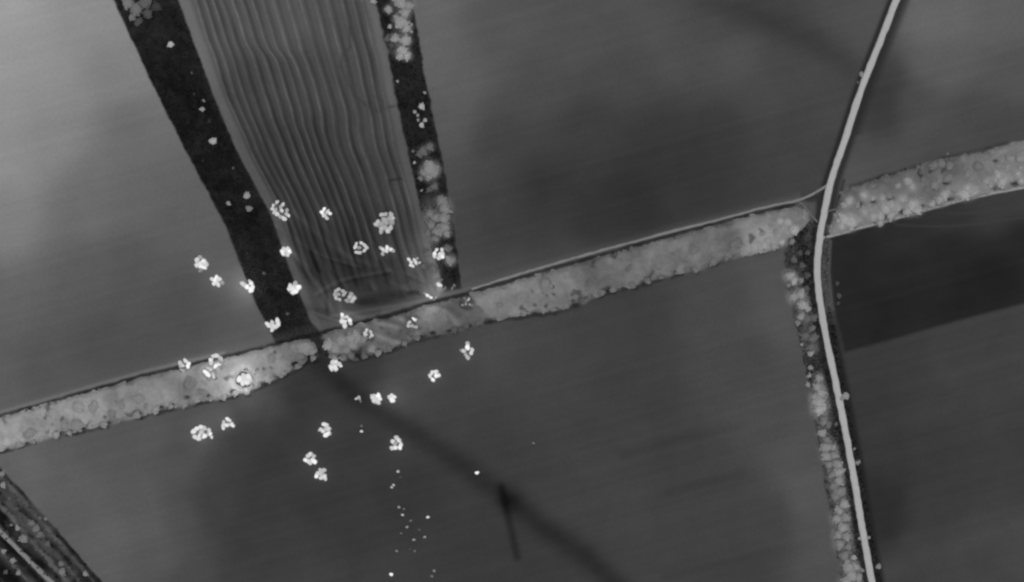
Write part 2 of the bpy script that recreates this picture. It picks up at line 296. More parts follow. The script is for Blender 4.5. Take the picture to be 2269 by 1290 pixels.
    T = fill(T, P, WBELT, wb, 6, 1.2)
    nb = dk + 3 + 26 * np.exp(-((x - 862) ** 2 + (y - 105) ** 2) / 22.0 ** 2)
    nb = np.maximum(nb, 96 * np.exp(-(((x - 948) / 26) ** 2 + ((y - 505) / 75) ** 2)) + 10)
    nb = np.maximum(nb, 92 * np.exp(-(((x - 955) / 24) ** 2 + ((y - 600) / 40) ** 2)) + 10)
    T = fill(T, P, NBELT, nb, 6, 2.0)
    rb = 62 + 9 * vnoise(x, y, 30, 27) + 9 * vnoise(x, y, 9, 28)
    T = fill(T, P, RBELT, rb, 6, 3.0)
    T = understory(T.copy(), P, [q for q in N_T if q[2] > 8], 0.92, 1.2); T = understory(T, P, [q for q in RB if q[2] > 8], 1.0, 1.35); T = understory(T, P, EB, 0.9)
    # strip right beside the road stays dark
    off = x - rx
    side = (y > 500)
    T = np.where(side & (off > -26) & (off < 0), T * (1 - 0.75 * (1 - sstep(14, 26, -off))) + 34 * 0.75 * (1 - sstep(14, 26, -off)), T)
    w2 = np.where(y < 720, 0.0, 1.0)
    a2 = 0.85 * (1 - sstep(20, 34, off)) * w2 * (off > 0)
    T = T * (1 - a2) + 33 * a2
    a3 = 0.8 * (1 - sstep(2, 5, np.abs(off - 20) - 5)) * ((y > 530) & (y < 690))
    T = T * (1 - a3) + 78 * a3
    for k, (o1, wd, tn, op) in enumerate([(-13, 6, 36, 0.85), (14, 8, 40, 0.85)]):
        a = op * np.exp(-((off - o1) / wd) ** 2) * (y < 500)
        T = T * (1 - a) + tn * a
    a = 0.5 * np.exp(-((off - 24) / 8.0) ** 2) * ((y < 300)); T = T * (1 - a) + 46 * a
    T = stroke(T, P, [(1768, 520), (1775, 545), (1790, 575), (1795, 640)], 38, 22, 0.75, 14, 5)
    T = stroke(T, P, [(1870, 400), (1862, 430), (1850, 470)], 44, 5, 0.8, 5); T = stroke(T, P, [(1792, 440), (1815, 438), (1818, 470)], 44, 16, 0.8, 10)
    # corner: broad verge with tracks
    cn = 46 + 34 * vnoise(x * 0.74 + y * 0.67, (y * 0.74 - x * 0.67) * 5, 60, 31) + 10 * vnoise(x, y, 14, 32)
    T = fill(T, P, CORNER, cn, 6, 1.5)
    for o_, tn, wd in ((10, 94, 5), (34, 84, 9), (58, 112, 10), (92, 96, 9), (128, 100, 8)):
        pts = [(-300, 1030 - 330 + o_ * 1.4), (-8, 1030 + o_ * 1.4), (100, 1152 + o_ * 1.4), (225, 1296 + o_ * 1.4), (500, 1600 + o_ * 1.4)]
        T = stroke(T, P, pts, tn, wd, 0.6, 8, 4)
    # dark broken edge under the long belt
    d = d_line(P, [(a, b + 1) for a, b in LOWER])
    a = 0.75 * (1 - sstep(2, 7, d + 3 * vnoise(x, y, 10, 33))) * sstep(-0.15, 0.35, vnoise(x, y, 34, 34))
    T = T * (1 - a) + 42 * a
    T = stroke(T, P, [(655, 808), (690, 795), (705, 800)], 34, 14, 0.9, 8, 4)
    T = stroke(T, P, [(690, 735), (708, 765), (722, 800), (750, 835)], 38, 26, 0.9, 12, 3)
    T = stroke(T, P, [(640, 750), (700, 742)], 38, 14, 0.8, 10, 3)
    T = stroke(T, P, [(788, 783), (796, 790)], 30, 9, 0.9, 7); T = stroke(T, P, [(832, 776), (850, 775)], 44, 6, 0.8, 5)
    T = stroke(T, P, [(990, 655), (1040, 660), (1030, 700)], 64, 26, 0.7, 20, 4)
    for pts in ([(850, 690), (900, 715), (935, 745)], [(930, 680), (985, 690), (1020, 730)], [(800, 715), (840, 745), (900, 765)], [(760, 690), (830, 712), (880, 725)], [(965, 655), (990, 675), (1015, 705)]):
        T = glow(T, P, smooth_line(pts), 12, 5)
    # ditch with the farm track along its north side
    dd = d_line(P, smooth_line(DITCH, 20)); dy = y - ditch_y
    tr = np.where(x < 500, 118, np.where(x < 1100, 90, 104)).astype(float)
    a = 0.75 * np.exp(-((dy + 9) / 4.8) ** 2) * (x < 1775) * (1 - 0.75 * np.exp(-((x - 700) / 130) ** 2)) * (y > 0)
    T = T * (1 - a) + tr * a
    a = 0.25 * np.exp(-((dy + 17) / 10.0) ** 2) * (x < 1775); T = T * (1 - a) + 96 * a * (x > 0) + T * a * (x <= 0)
    a = (0.78 + 0.22 * vnoise(x, y, 30, 35)) * (1 - sstep(1.8, 6.0, dd + 1.6 * vnoise(x, y, 12, 36)))
    T = T * (1 - a) + 36 * a
    T = stroke(T, P, [(900, 690), (860, 700), (780, 720)], 32, 10, 0.6, 8, 3)
    d = d_line(P, [(1885, 413), (1960, 390), (2040, 366)]); a = 0.75 * np.exp(-(d / 4.0) ** 2); T = T * (1 - a) + 48 * a
    d = d_line(P, [(2090, 350), (2170, 334), (2230, 318)]); a = 0.7 * np.exp(-(d / 4.0) ** 2); T = T * (1 - a) + 50 * a
    for px, py, w_ in NOTCH:
        a = 0.85 * np.exp(-(((x - px) / w_) ** 2 + ((y - py) / (w_ * 0.55)) ** 2)); T = T * (1 - a) + (36 if px < 1500 else 58) * a
    # scorched rings
    return np.clip(T, 20, 175)

def ground_height(P):
    x, y = P[:, 0], P[:, 1]
    z = 0.25 * vnoise(x, y, 130, 41) + 0.05 * vnoise(x, y, 20, 42)
    z -= 0.7 * np.exp(-(d_line(P, DITCH) / 5.0) ** 2)
    off = x - road_x(y)
    z -= 0.5 * np.exp(-((off + 15) / 5.0) ** 2) + 0.5 * np.exp(-((off - 16) / 5.0) ** 2)
    z -= 0.8 * np.exp(-(d_line(P, [(700, 800), (870, 930), (1130, 1110), (1290, 1225), (1500, 1500)]) / 30.0) ** 2)
    z -= 0.6 * np.exp(-(d_line(P, [(1111, 1080), (1146, 1235)]) / 8.0) ** 2)
    z = z * (1 - sstep(5, 10, 12 - np.abs(off)))            # level bed under the road
    return z

# ---------------------------------------------------------------- ground sheet, split into fields
def axis(n_px, fine=2.5):
    core = np.arange(-60, n_px + 60.1, fine)
    steps = []; p = 0.0; st = fine
    while p < 26000:
        st *= 1.16; p += st; steps.append(p)
    steps = np.array(steps)
    return np.concatenate([(-60 - steps)[::-1], core, n_px + 60 + steps])
ax_, ay_ = axis(W), axis(Hh)
GX, GY = np.meshgrid(ax_, ay_); P = np.stack([GX.ravel(), GY.ravel()], 1)
Tn = ground_tone(P); Zn = ground_height(P)
V = np.stack([wx(P[:, 0]), wy(P[:, 1]), Zn], 1)
nx, ny = len(ax_), len(ay_)
idx = np.arange(nx * ny).reshape(ny, nx)
F = np.stack([idx[:-1, :-1], idx[1:, :-1], idx[1:, 1:], idx[:-1, 1:]], -1).reshape(-1, 4)
C = P[F].mean(1)
ditch_y = np.interp(C[:, 0], [p[0] for p in DITCH] + [1800, 3600], [p[1] for p in DITCH] + [440, 0])
north = C[:, 1] < ditch_y
right = C[:, 0] > road_x(C[:, 1])
ebot = np.interp(C[:, 0], [p[0] for p in E_LOW], [p[1] for p in E_LOW])
wmid = np.interp(C[:, 1], [p[1] for p in WB_L], [p[0] for p in WB_L]) + 40
region = np.full(len(C), 1)
region[north] = 2; region[north & (C[:, 0] < wmid)] = 0
region[right & (C[:, 1] < ebot)] = 3; region[right & (C[:, 1] >= ebot)] = 4
region[inside(C, DARKF)] = 5; region[inside(C, PLOUGH)] = 6
for k, pl in ((7, BELT), (8, EBELT), (9, WBELT), (10, NBELT), (11, RBELT), (12, CORNER)): region[inside(C, pl)] = k
NAMES = {0: ('pale_field', 'large pale grey field left of the wide dark scrub strip', M_soil),
         1: ('south_field', 'broad grey field below the long wooded belt, crossed by a dark hollow', M_soil),
         2: ('north_field', 'smooth grey field between the narrow tree strip and the road', M_soil),
         3: ('northeast_field', 'grey field right of the road above the tree belt', M_soil),
         4: ('southeast_field', 'grey field below the nearly black one', M_soil),
         5: ('dark_field', 'nearly black field right of the road under the tree belt', M_soil),
         6: ('ploughed_field', 'strip field with wavy furrows between two dark wooded strips', M_soil),
         7: ('belt_ground', 'rough grassy floor of the long wooded belt', M_soil),
         8: ('east_belt_ground', 'rough grassy floor of the tree belt right of the road', M_soil),
         9: ('scrub_ground', 'wide dark strip of cold low scrub with scattered pale bushes', M_rough),
         10: ('tree_strip_ground', 'narrow dark strip right of the furrowed field', M_rough),
         11: ('roadside_verge', 'mottled verge along both sides of the road', M_rough),
         12: ('corner_verge', 'dark streaky verge crossing the lower left corner', M_rough)}
SETTING = {}
for k, (nm, lb, mt) in NAMES.items():
    f = F[region == k]
    if not len(f): continue
    u, inv = np.unique(f.ravel(), return_inverse=True)
    o = link(nm, mesh(nm, V[u], inv.reshape(-1, 4), lin(Tn[u])), mat=mt)
    tag(o, lb, kind='structure'); SETTING[k] = o

def hgt(px, py): return float(ground_height(np.array([[px, py]], float))[0])

# ridges of the furrowed strip: each its own raised piece
ys = np.arange(-240, 650, 4.0)
for i, s in enumerate(FURROWS):
    end = 600 + 40 * math.sin(i * 2.1) - (30 if s > 0.8 else 0)
    yy = ys[ys < end]
    cx = row_x(s, yy)
    half = 4.0 + 1.0 * math.sin(i * 1.7) + 0.9 * vnoise(yy, np.full_like(yy, i * 31.0), 40, 51)
    VV, TT, FF = [], [], []
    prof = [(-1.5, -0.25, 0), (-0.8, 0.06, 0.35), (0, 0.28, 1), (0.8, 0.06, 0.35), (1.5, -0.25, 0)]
    Pc = np.stack([cx, yy], 1)
    fade = (1 - sstep(end - 130, end, yy)) * np.clip(0.75 + 0.45 * vnoise(yy, np.full_like(yy, i * 77.0), 70, 52), 0.2, 1.2)
    for (u_, h_, a_) in prof:
        Q = np.stack([cx + u_ * half, yy], 1)
        t_ = ground_tone(Q); z_ = ground_height(Q)
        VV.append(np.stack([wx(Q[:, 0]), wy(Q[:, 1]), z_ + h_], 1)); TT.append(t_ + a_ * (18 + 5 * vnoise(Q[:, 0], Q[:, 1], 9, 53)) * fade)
    n = len(yy); VV = np.stack(VV, 1).reshape(-1, 3); TT = np.stack(TT, 1).ravel()
    ii = np.arange(n * 5).reshape(n, 5)
    FF = np.stack([ii[:-1, :-1], ii[1:, :-1], ii[1:, 1:], ii[:-1, 1:]], -1).reshape(-1, 4)
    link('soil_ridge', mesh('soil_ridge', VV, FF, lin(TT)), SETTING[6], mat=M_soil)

# ---------------------------------------------------------------- road and tracks
def ribbon(name, pts, width, tone, z, label, mat, crown=0.12, tone_edge=None, wob=0.5, thick=0.25):
    L = smooth_line(pts, 5.0); A = np.array(L); d = np.gradient(A, axis=0); d /= np.linalg.norm(d, axis=1)[:, None]
    nrm = np.stack([-d[:, 1], d[:, 0]], 1)
    prof = [(-1.12, -thick, 1), (-1, 0.0, 1), (-0.55, crown * 0.7, 0.2), (-0.25, crown * 0.9, 0), (0, crown, 0.3), (0.25, crown * 0.9, 0), (0.55, crown * 0.7, 0.2), (1, 0.0, 1), (1.12, -thick, 1)]
    VV, TT = [], []
    te = tone_edge if tone_edge is not None else tone - 14
    for u, h, e in prof:
        hw = width / 2 + wob * vnoise(A[:, 0], A[:, 1] + 100 * np.sign(u), 12, 61)
        Q = A + nrm * (u * hw)[:, None]
        VV.append(np.stack([wx(Q[:, 0]), wy(Q[:, 1]), np.full(len(A), z + h)], 1))
        TT.append(tone * (1 - e) + te * e + 3 * vnoise(A[:, 0], A[:, 1] + u * 40, 16, 62))
    n, k = len(A), len(prof)
    VV = np.stack(VV, 1).reshape(-1, 3); TT = np.stack(TT, 1).ravel(); ii = np.arange(n * k).reshape(n, k)
    FF = np.stack([ii[:-1, :-1], ii[:-1, 1:], ii[1:, 1:], ii[1:, :-1]], -1).reshape(-1, 4)
    o = link(name, mesh(name, VV, FF, lin(TT)), mat=mat); return tag(o, label, kind='structure')
ribbon('road', ROAD, 13.2, 166, 0.30, 'pale narrow road winding down the right side between the fields', M_road, tone_edge=158, wob=0.9)
ribbon('dirt_track', [(1822, 528), (1840, 523), (1900, 506), (1990, 482), (2110, 448), (2190, 430), (2269, 415), (2400, 388), (2700, 328)], 7, 142, 0.24, 'pale dirt track along the lower edge of the tree belt right of the road', M_road, 0.06, 118)
ribbon('dirt_track', [(1833, 411), (1805, 428), (1780, 440), (1755, 447), (1700, 458), (1600, 485), (1500, 510), (1400, 537), (1300, 564), (1200, 593), (1120, 617), (1045, 641)], 6.0, 126, 0.25, 'thin farm track along the ditch above the long belt, meeting the road', M_road, 0.05, 88, 1.3)
ribbon('dirt_track', [(1770, 447), (1782, 456), (1795, 474), (1812, 492)], 4.4, 100, 0.25, 'short track cutting the corner to the road', M_road, 0.05, 84)
ribbon('dirt_track', [(1834, 468), (1850, 464), (1872, 458), (1890, 455)], 4.2, 92, 0.25, 'short faint track leaving the road to the right into the trees', M_road, 0.05, 80)
ribbon('dirt_track', [(-260, 915), (-60, 1118), (-10, 1168), (25, 1203), (60, 1238), (120, 1296), (200, 1375), (420, 1600)], 10, 128, 0.30, 'pale track crossing the lower left corner', M_road, 0.08, 100, 1.0)

# ---------------------------------------------------------------- thicket: the closed mass of the belts between the trees one can tell apart
def thicket_height(Q, poly, top):
    x, y = Q[:, 0], Q[:, 1]
    sd = sd_poly(Q, poly) - 3.5 + 4.2 * vnoise(x, y, 15, 71) + 2.6 * vnoise(x, y, 7, 72)
    lump = 0.5 + 0.5 * vnoise(x, y, 24, 73)
    return sstep(-1.5, 9, sd) * (top * (0.45 + 0.55 * lump) + 0.35 * vnoise(x, y, 9, 74)) + np.where(sd < -1.0, -0.6, 0.0), sd
def thicket(name, poly, samples, top, label, gain=1.09, trees=()):
    x0, x1 = -70, W + 70; ys_ = [p[1] for p in poly if -200 < p[0] < W + 300]
    gx_ = np.arange(x0, x1, 2.5); gy_ = np.arange(min(ys_) - 30, max(ys_) + 30, 2.5)
    A, B = np.meshgrid(gx_, gy_); Q = np.stack([A.ravel(), B.ravel()], 1)
    h, sd = thicket_height(Q, poly, top)
    for fx, fy, fr in [((sum(l[0] for l in L_) / len(L_)), (sum(l[1] for l in L_) / len(L_)), 16) for _, L_, _p in FIRE_LIST]:
        h = h - 5.0 * np.exp(-(((Q[:, 0] - fx) ** 2 + (Q[:, 1] - fy) ** 2) / (fr * (1.5 if abs(fx - 543) < 8 else 1.0)) ** 2) ** 2)
    for nx_, ny_, nw_ in NOTCH: h = h - 4 * np.exp(-((Q[:, 0] - nx_) / nw_) ** 2 - ((Q[:, 1] - ny_) / (nw_ * 0.6)) ** 2)
    h = h - 4 * np.exp(-((Q[:, 0] - 712 - (Q[:, 1] - 770) * 0.5) / 15.0) ** 2) * (top > 2.6)   # gap where the dark strip passes through
    for tx, ty, tr, tt in trees:                               # growth mounded round each tree to close the shaded groove at its crown
        m = (np.abs(Q[:, 0] - tx) < 2.4 * tr) & (np.abs(Q[:, 1] - ty) < 2.4 * tr)
        q2 = ((Q[m, 0] - tx) ** 2 + (Q[m, 1] - ty) ** 2) / tr ** 2
        h[m] += np.exp(-(q2 / 1.5) ** 1.3) * tr * 0.075
    h = np.where(sd < -1.0, -0.6, h)
    i = np.arange(len(gx_) * len(gy_)).reshape(len(gy_), len(gx_))
    FF = np.stack([i[:-1, :-1], i[1:, :-1], i[1:, 1:], i[:-1, 1:]], -1).reshape(-1, 4)
    FF = FF[(h[FF] > -0.3).any(1) & (sd[FF] > -3).any(1)]
    u, inv = np.unique(FF.ravel(), return_inverse=True); Q = Q[u]
    t = idw(Q, samples, 20) + 9 * vnoise(Q[:, 0], Q[:, 1], 34, 75) + 5 * vnoise(Q[:, 0], Q[:, 1], 13, 76) + 3 * vnoise(Q[:, 0], Q[:, 1], 6, 77)
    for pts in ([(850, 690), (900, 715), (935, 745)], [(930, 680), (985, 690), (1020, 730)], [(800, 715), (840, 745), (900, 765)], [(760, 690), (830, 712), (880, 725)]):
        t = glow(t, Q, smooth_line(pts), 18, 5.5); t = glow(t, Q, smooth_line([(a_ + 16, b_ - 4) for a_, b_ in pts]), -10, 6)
    t = understory(t.copy(), Q, [q for q in trees if q[3] > 143 or top > 2.6], 0.95, 1.0)  # paler tone round trees, painted to offset the shade at crown edges
    sd_, hh_ = sd[u], h[u]
    gaps = sstep(0.5, 0.8, vnoise(Q[:, 0], Q[:, 1], 11, 78)) * sstep(0.0, 0.5, vnoise(Q[:, 0], Q[:, 1], 70, 79))
    t = t * (1 - 0.30 * gaps); hh_ = hh_ - 1.2 * gaps * (hh_ > 0.5)
    lumpw = sstep(0.1, 0.6, vnoise(Q[:, 0], Q[:, 1], 17, 80)); t = t + 6 * lumpw
    o = link(name, mesh(name, np.stack([wx(Q[:, 0]), wy(Q[:, 1]), ground_height(Q) + hh_], 1), inv.reshape(-1, 4), lin(t * gain)), mat=M_thick)
    return tag(o, label, 'thicket', kind='stuff')
# every tongue of flame of every fire: x, y, radius, grey
Bx, Md, Dm = 246, 226, 190
FIRE_LIST = [
 ('ragged bright fire on the pale field, upper left of a pair', [(436,577,6,Bx),(443,570,5,Dm),(451,578,6,Bx),(456,585,6,Bx),(454,593,5,Bx),(446,591,6,Bx),(436,588,6,Bx),(444,584,6,Md),(444,599,4,150)], 9),
 ('ragged bright fire on the pale field, lower right of a pair', [(469,618,5,Md),(480,614,5,Bx),(475,621,5,Bx),(487,619,5,Md),(493,627,4,Dm),(484,632,5,Bx),(474,629,5,Bx),(480,624,5,Md)], 9),
 ('white-hot V-shaped fire with a wide glow on the left edge of the dark scrub strip', [(536,628,5,250),(542,632,5,250),(549,637,6,252),(556,644,6,252),(559,637,6,252),(557,629,5,252),(553,622,4,250)], 125),
 ('knobby bright fire on the right edge of the dark scrub strip, below a rounder one', [(641,641,6,Bx),(644,633,6,Bx),(653,636,6,Bx),(663,637,6,Bx),(654,629,6,Dm),(649,648,6,Bx),(656,645,6,Bx),(649,640,5,Md)], 12),
 ('jagged bright fire where the dark scrub strip meets the track', [(591,717,5,Md),(597,722,5,Bx),(603,714,5,Bx),(614,709,5,Bx),(617,718,6,Bx),(612,724,6,Bx),(605,722,4,Md),(603,731,5,Bx)], 12),
 ('curled fire straddling the ditch, leftmost of the group in the long belt', [(399,803,5,Md),(410,799,5,Bx),(418,805,5,Bx),(416,813,5,Bx),(405,810,5,Md),(402,819,5,Dm),(407,823,4,Dm),(399,811,4,Dm)], 9),
 ('ring-shaped fire with a dark centre on the ditch of the long belt', [(467,797,5,Bx),(472,789,5,Md),(481,788,5,Md),(488,794,5,Md),(493,798,3,Dm),(486,807,5,Bx),(477,812,5,Bx),(468,805,5,Md)], 9),
 ('star-shaped fire just below the ring-shaped one in the long belt', [(460,815,4,Md),(453,823,5,Bx),(459,828,6,Bx),(468,819,4,Dm),(472,829,4,Md),(474,836,4,Bx),(463,832,5,Bx)], 9),
 ('largest solid white fire in the long belt, ringed by scorched ground and a wide glow', [(532,838,7,252),(540,833,8,252),(550,834,7,252),(555,842,6,252),(548,847,7,252),(538,849,7,252),(529,844,5,250),(543,841,8,250)], 260),
 ('small three-cornered fire with a hole near its top, below the long belt', [(503,928,4,Bx),(509,932,4,Bx),(496,935,4,Md),(495,942,5,Bx),(504,942,5,Bx),(513,940,5,Bx),(517,944,4,Bx),(495,949,4,Md)], 14),
 ('wide lumpy fire with a dark eye on the field below the long belt', [(428,957,6,Md),(436,950,5,Bx),(445,946,5,Md),(454,949,5,Md),(463,953,5,Bx),(466,961,5,Bx),(469,969,4,Md),(460,963,4,Dm),(452,967,6,Bx),(441,972,6,Md),(431,968,5,Bx),(447,957,6,Md),(442,964,4,Md)], 22),
 ('plump fire where the dark hollow leaves the long belt', [(734,813,6,Bx),(737,804,6,Bx),(744,800,6,Bx),(751,806,6,Bx),(755,811,4,Bx),(742,811,5,Md),(735,819,4,Bx),(744,818,5,Bx)], 14),
 ('round fire left of a smaller glowing one in the south field', [(824,877,4,Dm),(830,877,5,Md),(839,876,6,Bx),(843,884,5,Bx),(838,891,6,Bx),(829,889,5,Md),(827,882,6,Bx),(835,883,6,Md)], 14),
 ('small round white-hot fire with a soft glow, right of a larger one', [(863,880,5,252),(868,876,5,252),(874,880,5,252),(870,887,6,252),(866,884,4,246)], 60),
 ('upright oval fire in the middle of the south field', [(717,940,5,Md),(724,942,5,Md),(729,950,5,Md),(728,960,6,Bx),(721,965,5,Bx),(716,956,5,Bx),(711,951,4,Bx),(707,954,3,Dm),(722,951,5,Dm)], 12),
 ('heart-shaped fire in the south field, upper of two', [(688,1006,5,Md),(695,1011,5,Md),(682,1011,5,Md),(676,1019,5,Bx),(683,1022,5,Bx),(692,1019,5,Bx),(698,1024,5,Bx),(688,1027,4,Bx)], 10),
 ('squarish fire in the south field, lower of two', [(709,1041,4,Md),(718,1042,5,Md),(704,1049,5,Bx),(701,1056,5,Bx),(711,1059,5,Bx),(719,1055,5,Bx),(721,1062,4,Bx),(712,1049,5,Md)], 10),
 ('spiral fire beside the dark hollow in the south field', [(878,970,5,Md),(870,978,5,Md),(884,976,5,Md),(888,985,5,Bx),(886,993,5,Bx),(877,992,5,Bx),(868,993,5,Bx),(875,983,5,Dm)], 11),
 ('dull grey pair of ring fires touching, near the lower end of the furrows', [(744,645,4,Dm),(751,641,4,Dm),(759,645,4,Dm),(761,654,4,198),(753,664,4,198),(745,661,4,198),(742,653,4,Dm),(751,652,4,165),(767,648,3,Dm),(778,652,5,Dm),(785,660,5,190),(780,667,5,185),(770,666,5,175),(775,659,5,205),(765,665,3,165)], 5),
 ('tall knobby fire standing on the ditch of the long belt', [(758,697,4,Bx),(761,704,4,Md),(769,702,4,Md),(775,709,5,Bx),(777,717,4,Bx),(765,712,4,Md),(757,713,5,Bx),(764,723,5,Bx),(758,705,4,Md)], 9),
 ('dull horseshoe-shaped fire inside the long belt', [(813,731,4,200),(808,738,4,200),(807,746,4,204),(821,735,4,198),(825,742,4,200),(820,748,3,180),(813,741,4,195)], 5),
 ('dull arch-shaped fire with one bright tip inside the long belt', [(916,706,4,250),(924,711,4,205),(908,714,4,185),(905,723,4,190),(914,722,4,190),(923,725,4,195),(904,717,3,180)], 6),
 ('twisted fire below the long belt, right of the others', [(1036,761,5,Dm),(1036,771,6,Bx),(1046,775,5,Md),(1044,783,5,Bx),(1028,778,5,Dm),(1020,776,3,150),(1032,786,4,200),(1037,793,5,205)], 8),
 ('ring-shaped fire with a stub at its bottom, in the south field', [(953,832,5,Bx),(958,825,5,Md),(967,824,5,Bx),(972,832,5,Bx),(966,833,5,Bx),(960,842,5,Bx),(953,837,3,Md)], 9),
 ('large double-ring fire on the left headland of the furrowed field', [(615,447,4,205),(606,455,4,205),(603,463,4,210),(611,464,4,185),(608,471,4,200),(615,475,5,215),(628,452,4,200),(622,459,4,180),(625,468,4,205),(636,465,4,175),(634,474,4,190),(640,478,4,210),(631,485,5,215),(622,481,4,190)], 8),
 ('small crown-shaped fire among the furrows', [(719,463,4,Bx),(713,470,5,Bx),(717,478,5,Bx),(725,484,4,Md),(732,474,4,Bx),(727,468,4,Md),(722,474,4,170)], 9),
 ('largest dull grey fire with many lobes, right side of the furrowed field', [(845,476,5,205),(855,475,5,195),(866,474,5,200),(870,484,5,190),(861,485,6,175),(851,486,6,170),(832,497,5,205),(838,491,5,190),(846,496,6,172),(856,494,6,170),(868,493,6,175),(866,504,5,185),(845,506,5,182),(844,514,5,195),(854,504,6,172),(860,513,5,195),(838,500,4,190)], 6),
 ('dull ring-shaped fire in the lower furrows', [(790,540,4,205),(800,538,4,205),(807,543,4,210),(813,549,4,215),(807,556,4,205),(798,560,4,210),(789,559,4,205),(787,549,4,205),(797,549,4,150)], 5),
 ('wide low fire under the many-lobed grey one', [(843,549,4,Dm),(849,553,5,250),(858,548,5,Bx),(866,553,5,Md),(872,556,4,Dm),(848,563,4,Dm),(857,557,4,Md)], 11),
 ('small round fire on the right edge of the dark scrub strip, uppermost there', [(625,557,5,Bx),(629,551,5,Bx),(638,551,5,Bx),(642,558,5,Bx),(637,565,5,Bx),(628,563,5,Bx),(633,557,4,Md)], 10),
 ('spiky spark-throwing fire at the right end of the furrows', [(905,574,4,Md),(911,581,4,Bx),(918,576,4,Bx),(926,572,3,Dm),(922,583,4,Md),(931,582,3,Dm),(915,590,4,Md),(910,588,4,Md)], 14),
 ('knobby fire under the tree clump of the narrow strip', [(963,561,5,Bx),(968,553,4,Md),(979,553,4,Md),(974,563,5,Bx),(981,563,5,Bx),(972,572,5,Bx),(963,568,5,Bx),(980,570,5,Bx)], 16),
 ('short white-hot streak of fire with a glow, where the tracks cross', [(946,654,4,252),(951,657,4,255),(956,660,4,252),(941,650,3,150),(967,658,3,150),(962,664,3,140)], 55),
 ('small round spot fire with a faint ring of embers, above the track crossing', [(975,632,5,235),(963,627,3,125),(970,620,3,120),(980,620,3,120),(987,637,3,118),(984,643,3,118),(964,640,3,112)], 14),
 ('faint smouldering wreckage strip under the track crossing', [(1039,663,3.5,200),(1029,661,3,120),(1033,668,3,118),(1024,676,3,138),(1032,675,3,145),(1040,675,3,138),(1047,677,3,120)], 2),
 ('tiny double flicker left of a round fire in the south field', [(789,884,3.2,200),(795,880,3.2,205),(797,885,2.6,150),(799,890,2.2,110)], 2),
 ('faint slanting sliver of fire at the foot of the narrow tree strip', [(1003,637,2.4,130),(1006,632,2.2,140),(1001,641,2.0,110),(1009,635,2,90)], 1),
]
# ---------------------------------------------------------------- scrub tufts (uncountable)
def tufts(name, poly, count, tone0, spread, size, label, seed, keep=None):
    rs = np.random.RandomState(seed)
    xs = [p[0] for p in poly]; ysn = [p[1] for p in poly]
    x0, x1 = max(min(xs), -50), min(max(xs), W + 50); y0, y1 = max(min(ysn), -50), min(max(ysn), Hh + 50)
    Q = np.stack([rs.uniform(x0, x1, count * 8), rs.uniform(y0, y1, count * 8)], 1)
    Q = Q[sd_poly(Q, poly) > 2.0]
    off = np.abs(Q[:, 0] - road_x(Q[:, 1])); Q = Q[off > 11]
    cl = vnoise(Q[:, 0], Q[:, 1], 18, seed); Q = Q[cl > rs.uniform(-1, 0.6, len(Q))][:count]
    if keep is not None: Q = Q[keep(Q)]
    n = len(Q); z = ground_height(Q)
    r = rs.uniform(0.6, 1.4, n) * size; h = r * rs.uniform(0.6, 1.1, n); a0 = rs.uniform(0, 6.28, n)
    k = 6; V0 = []
    for j in range(k):
        a = a0 + j * 2 * math.pi / k; rr = r * rs.uniform(0.65, 1.15, n)
        V0.append(np.stack([wx(Q[:, 0]) + rr * np.cos(a), wy(Q[:, 1]) + rr * np.sin(a), z - 0.05], 1))
    for j in range(3):
        a = a0 + 0.5 + j * 2 * math.pi / 3
        V0.append(np.stack([wx(Q[:, 0]) + r * 0.5 * np.cos(a), wy(Q[:, 1]) + r * 0.5 * np.sin(a), z + h * rs.uniform(0.8, 1.1, n)], 1))
    VV = np.stack(V0, 1).reshape(-1, 3)
    tri = np.array([(0, 1, 6), (1, 2, 6), (2, 7, 6), (2, 3, 7), (3, 4, 7), (4, 8, 7), (4, 5, 8), (5, 0, 8), (0, 6, 8), (6, 7, 8)])
    FF = (np.arange(n)[:, None, None] * 9 + tri[None]).reshape(-1, 3)
    base = ground_tone(Q) if tone0 is None else np.full(n, float(tone0))
    TT = np.repeat(base + rs.normal(0, spread, n), 9)
    o = link(name, mesh(name, VV, FF, lin(np.clip(TT, 18, 190)), False), mat=M_tuft)
    return tag(o, label, 'scrub', kind='stuff')
tufts('low_scrub', WBELT, 9000, None, 3, 0.7, 'dark low scrub covering the wide strip', 1)
tufts('low_scrub', NBELT, 2600, None, 8, 0.7, 'dark low scrub under the narrow tree strip', 2)
tufts('low_scrub', BELT, 3500, None, 5, 0.9, 'grey undergrowth between the trees of the long belt', 3)
tufts('low_scrub', EBELT, 1500, None, 5, 0.9, 'grey undergrowth between the trees right of the road', 4)
tufts('low_scrub', RBELT, 4500, None, 11, 0.8, 'mottled scrub on the verges of the road', 5)
tufts('low_scrub', CORNER, 2600, None, 12, 0.8, 'streaky scrub on the verge in the lower left corner', 6)

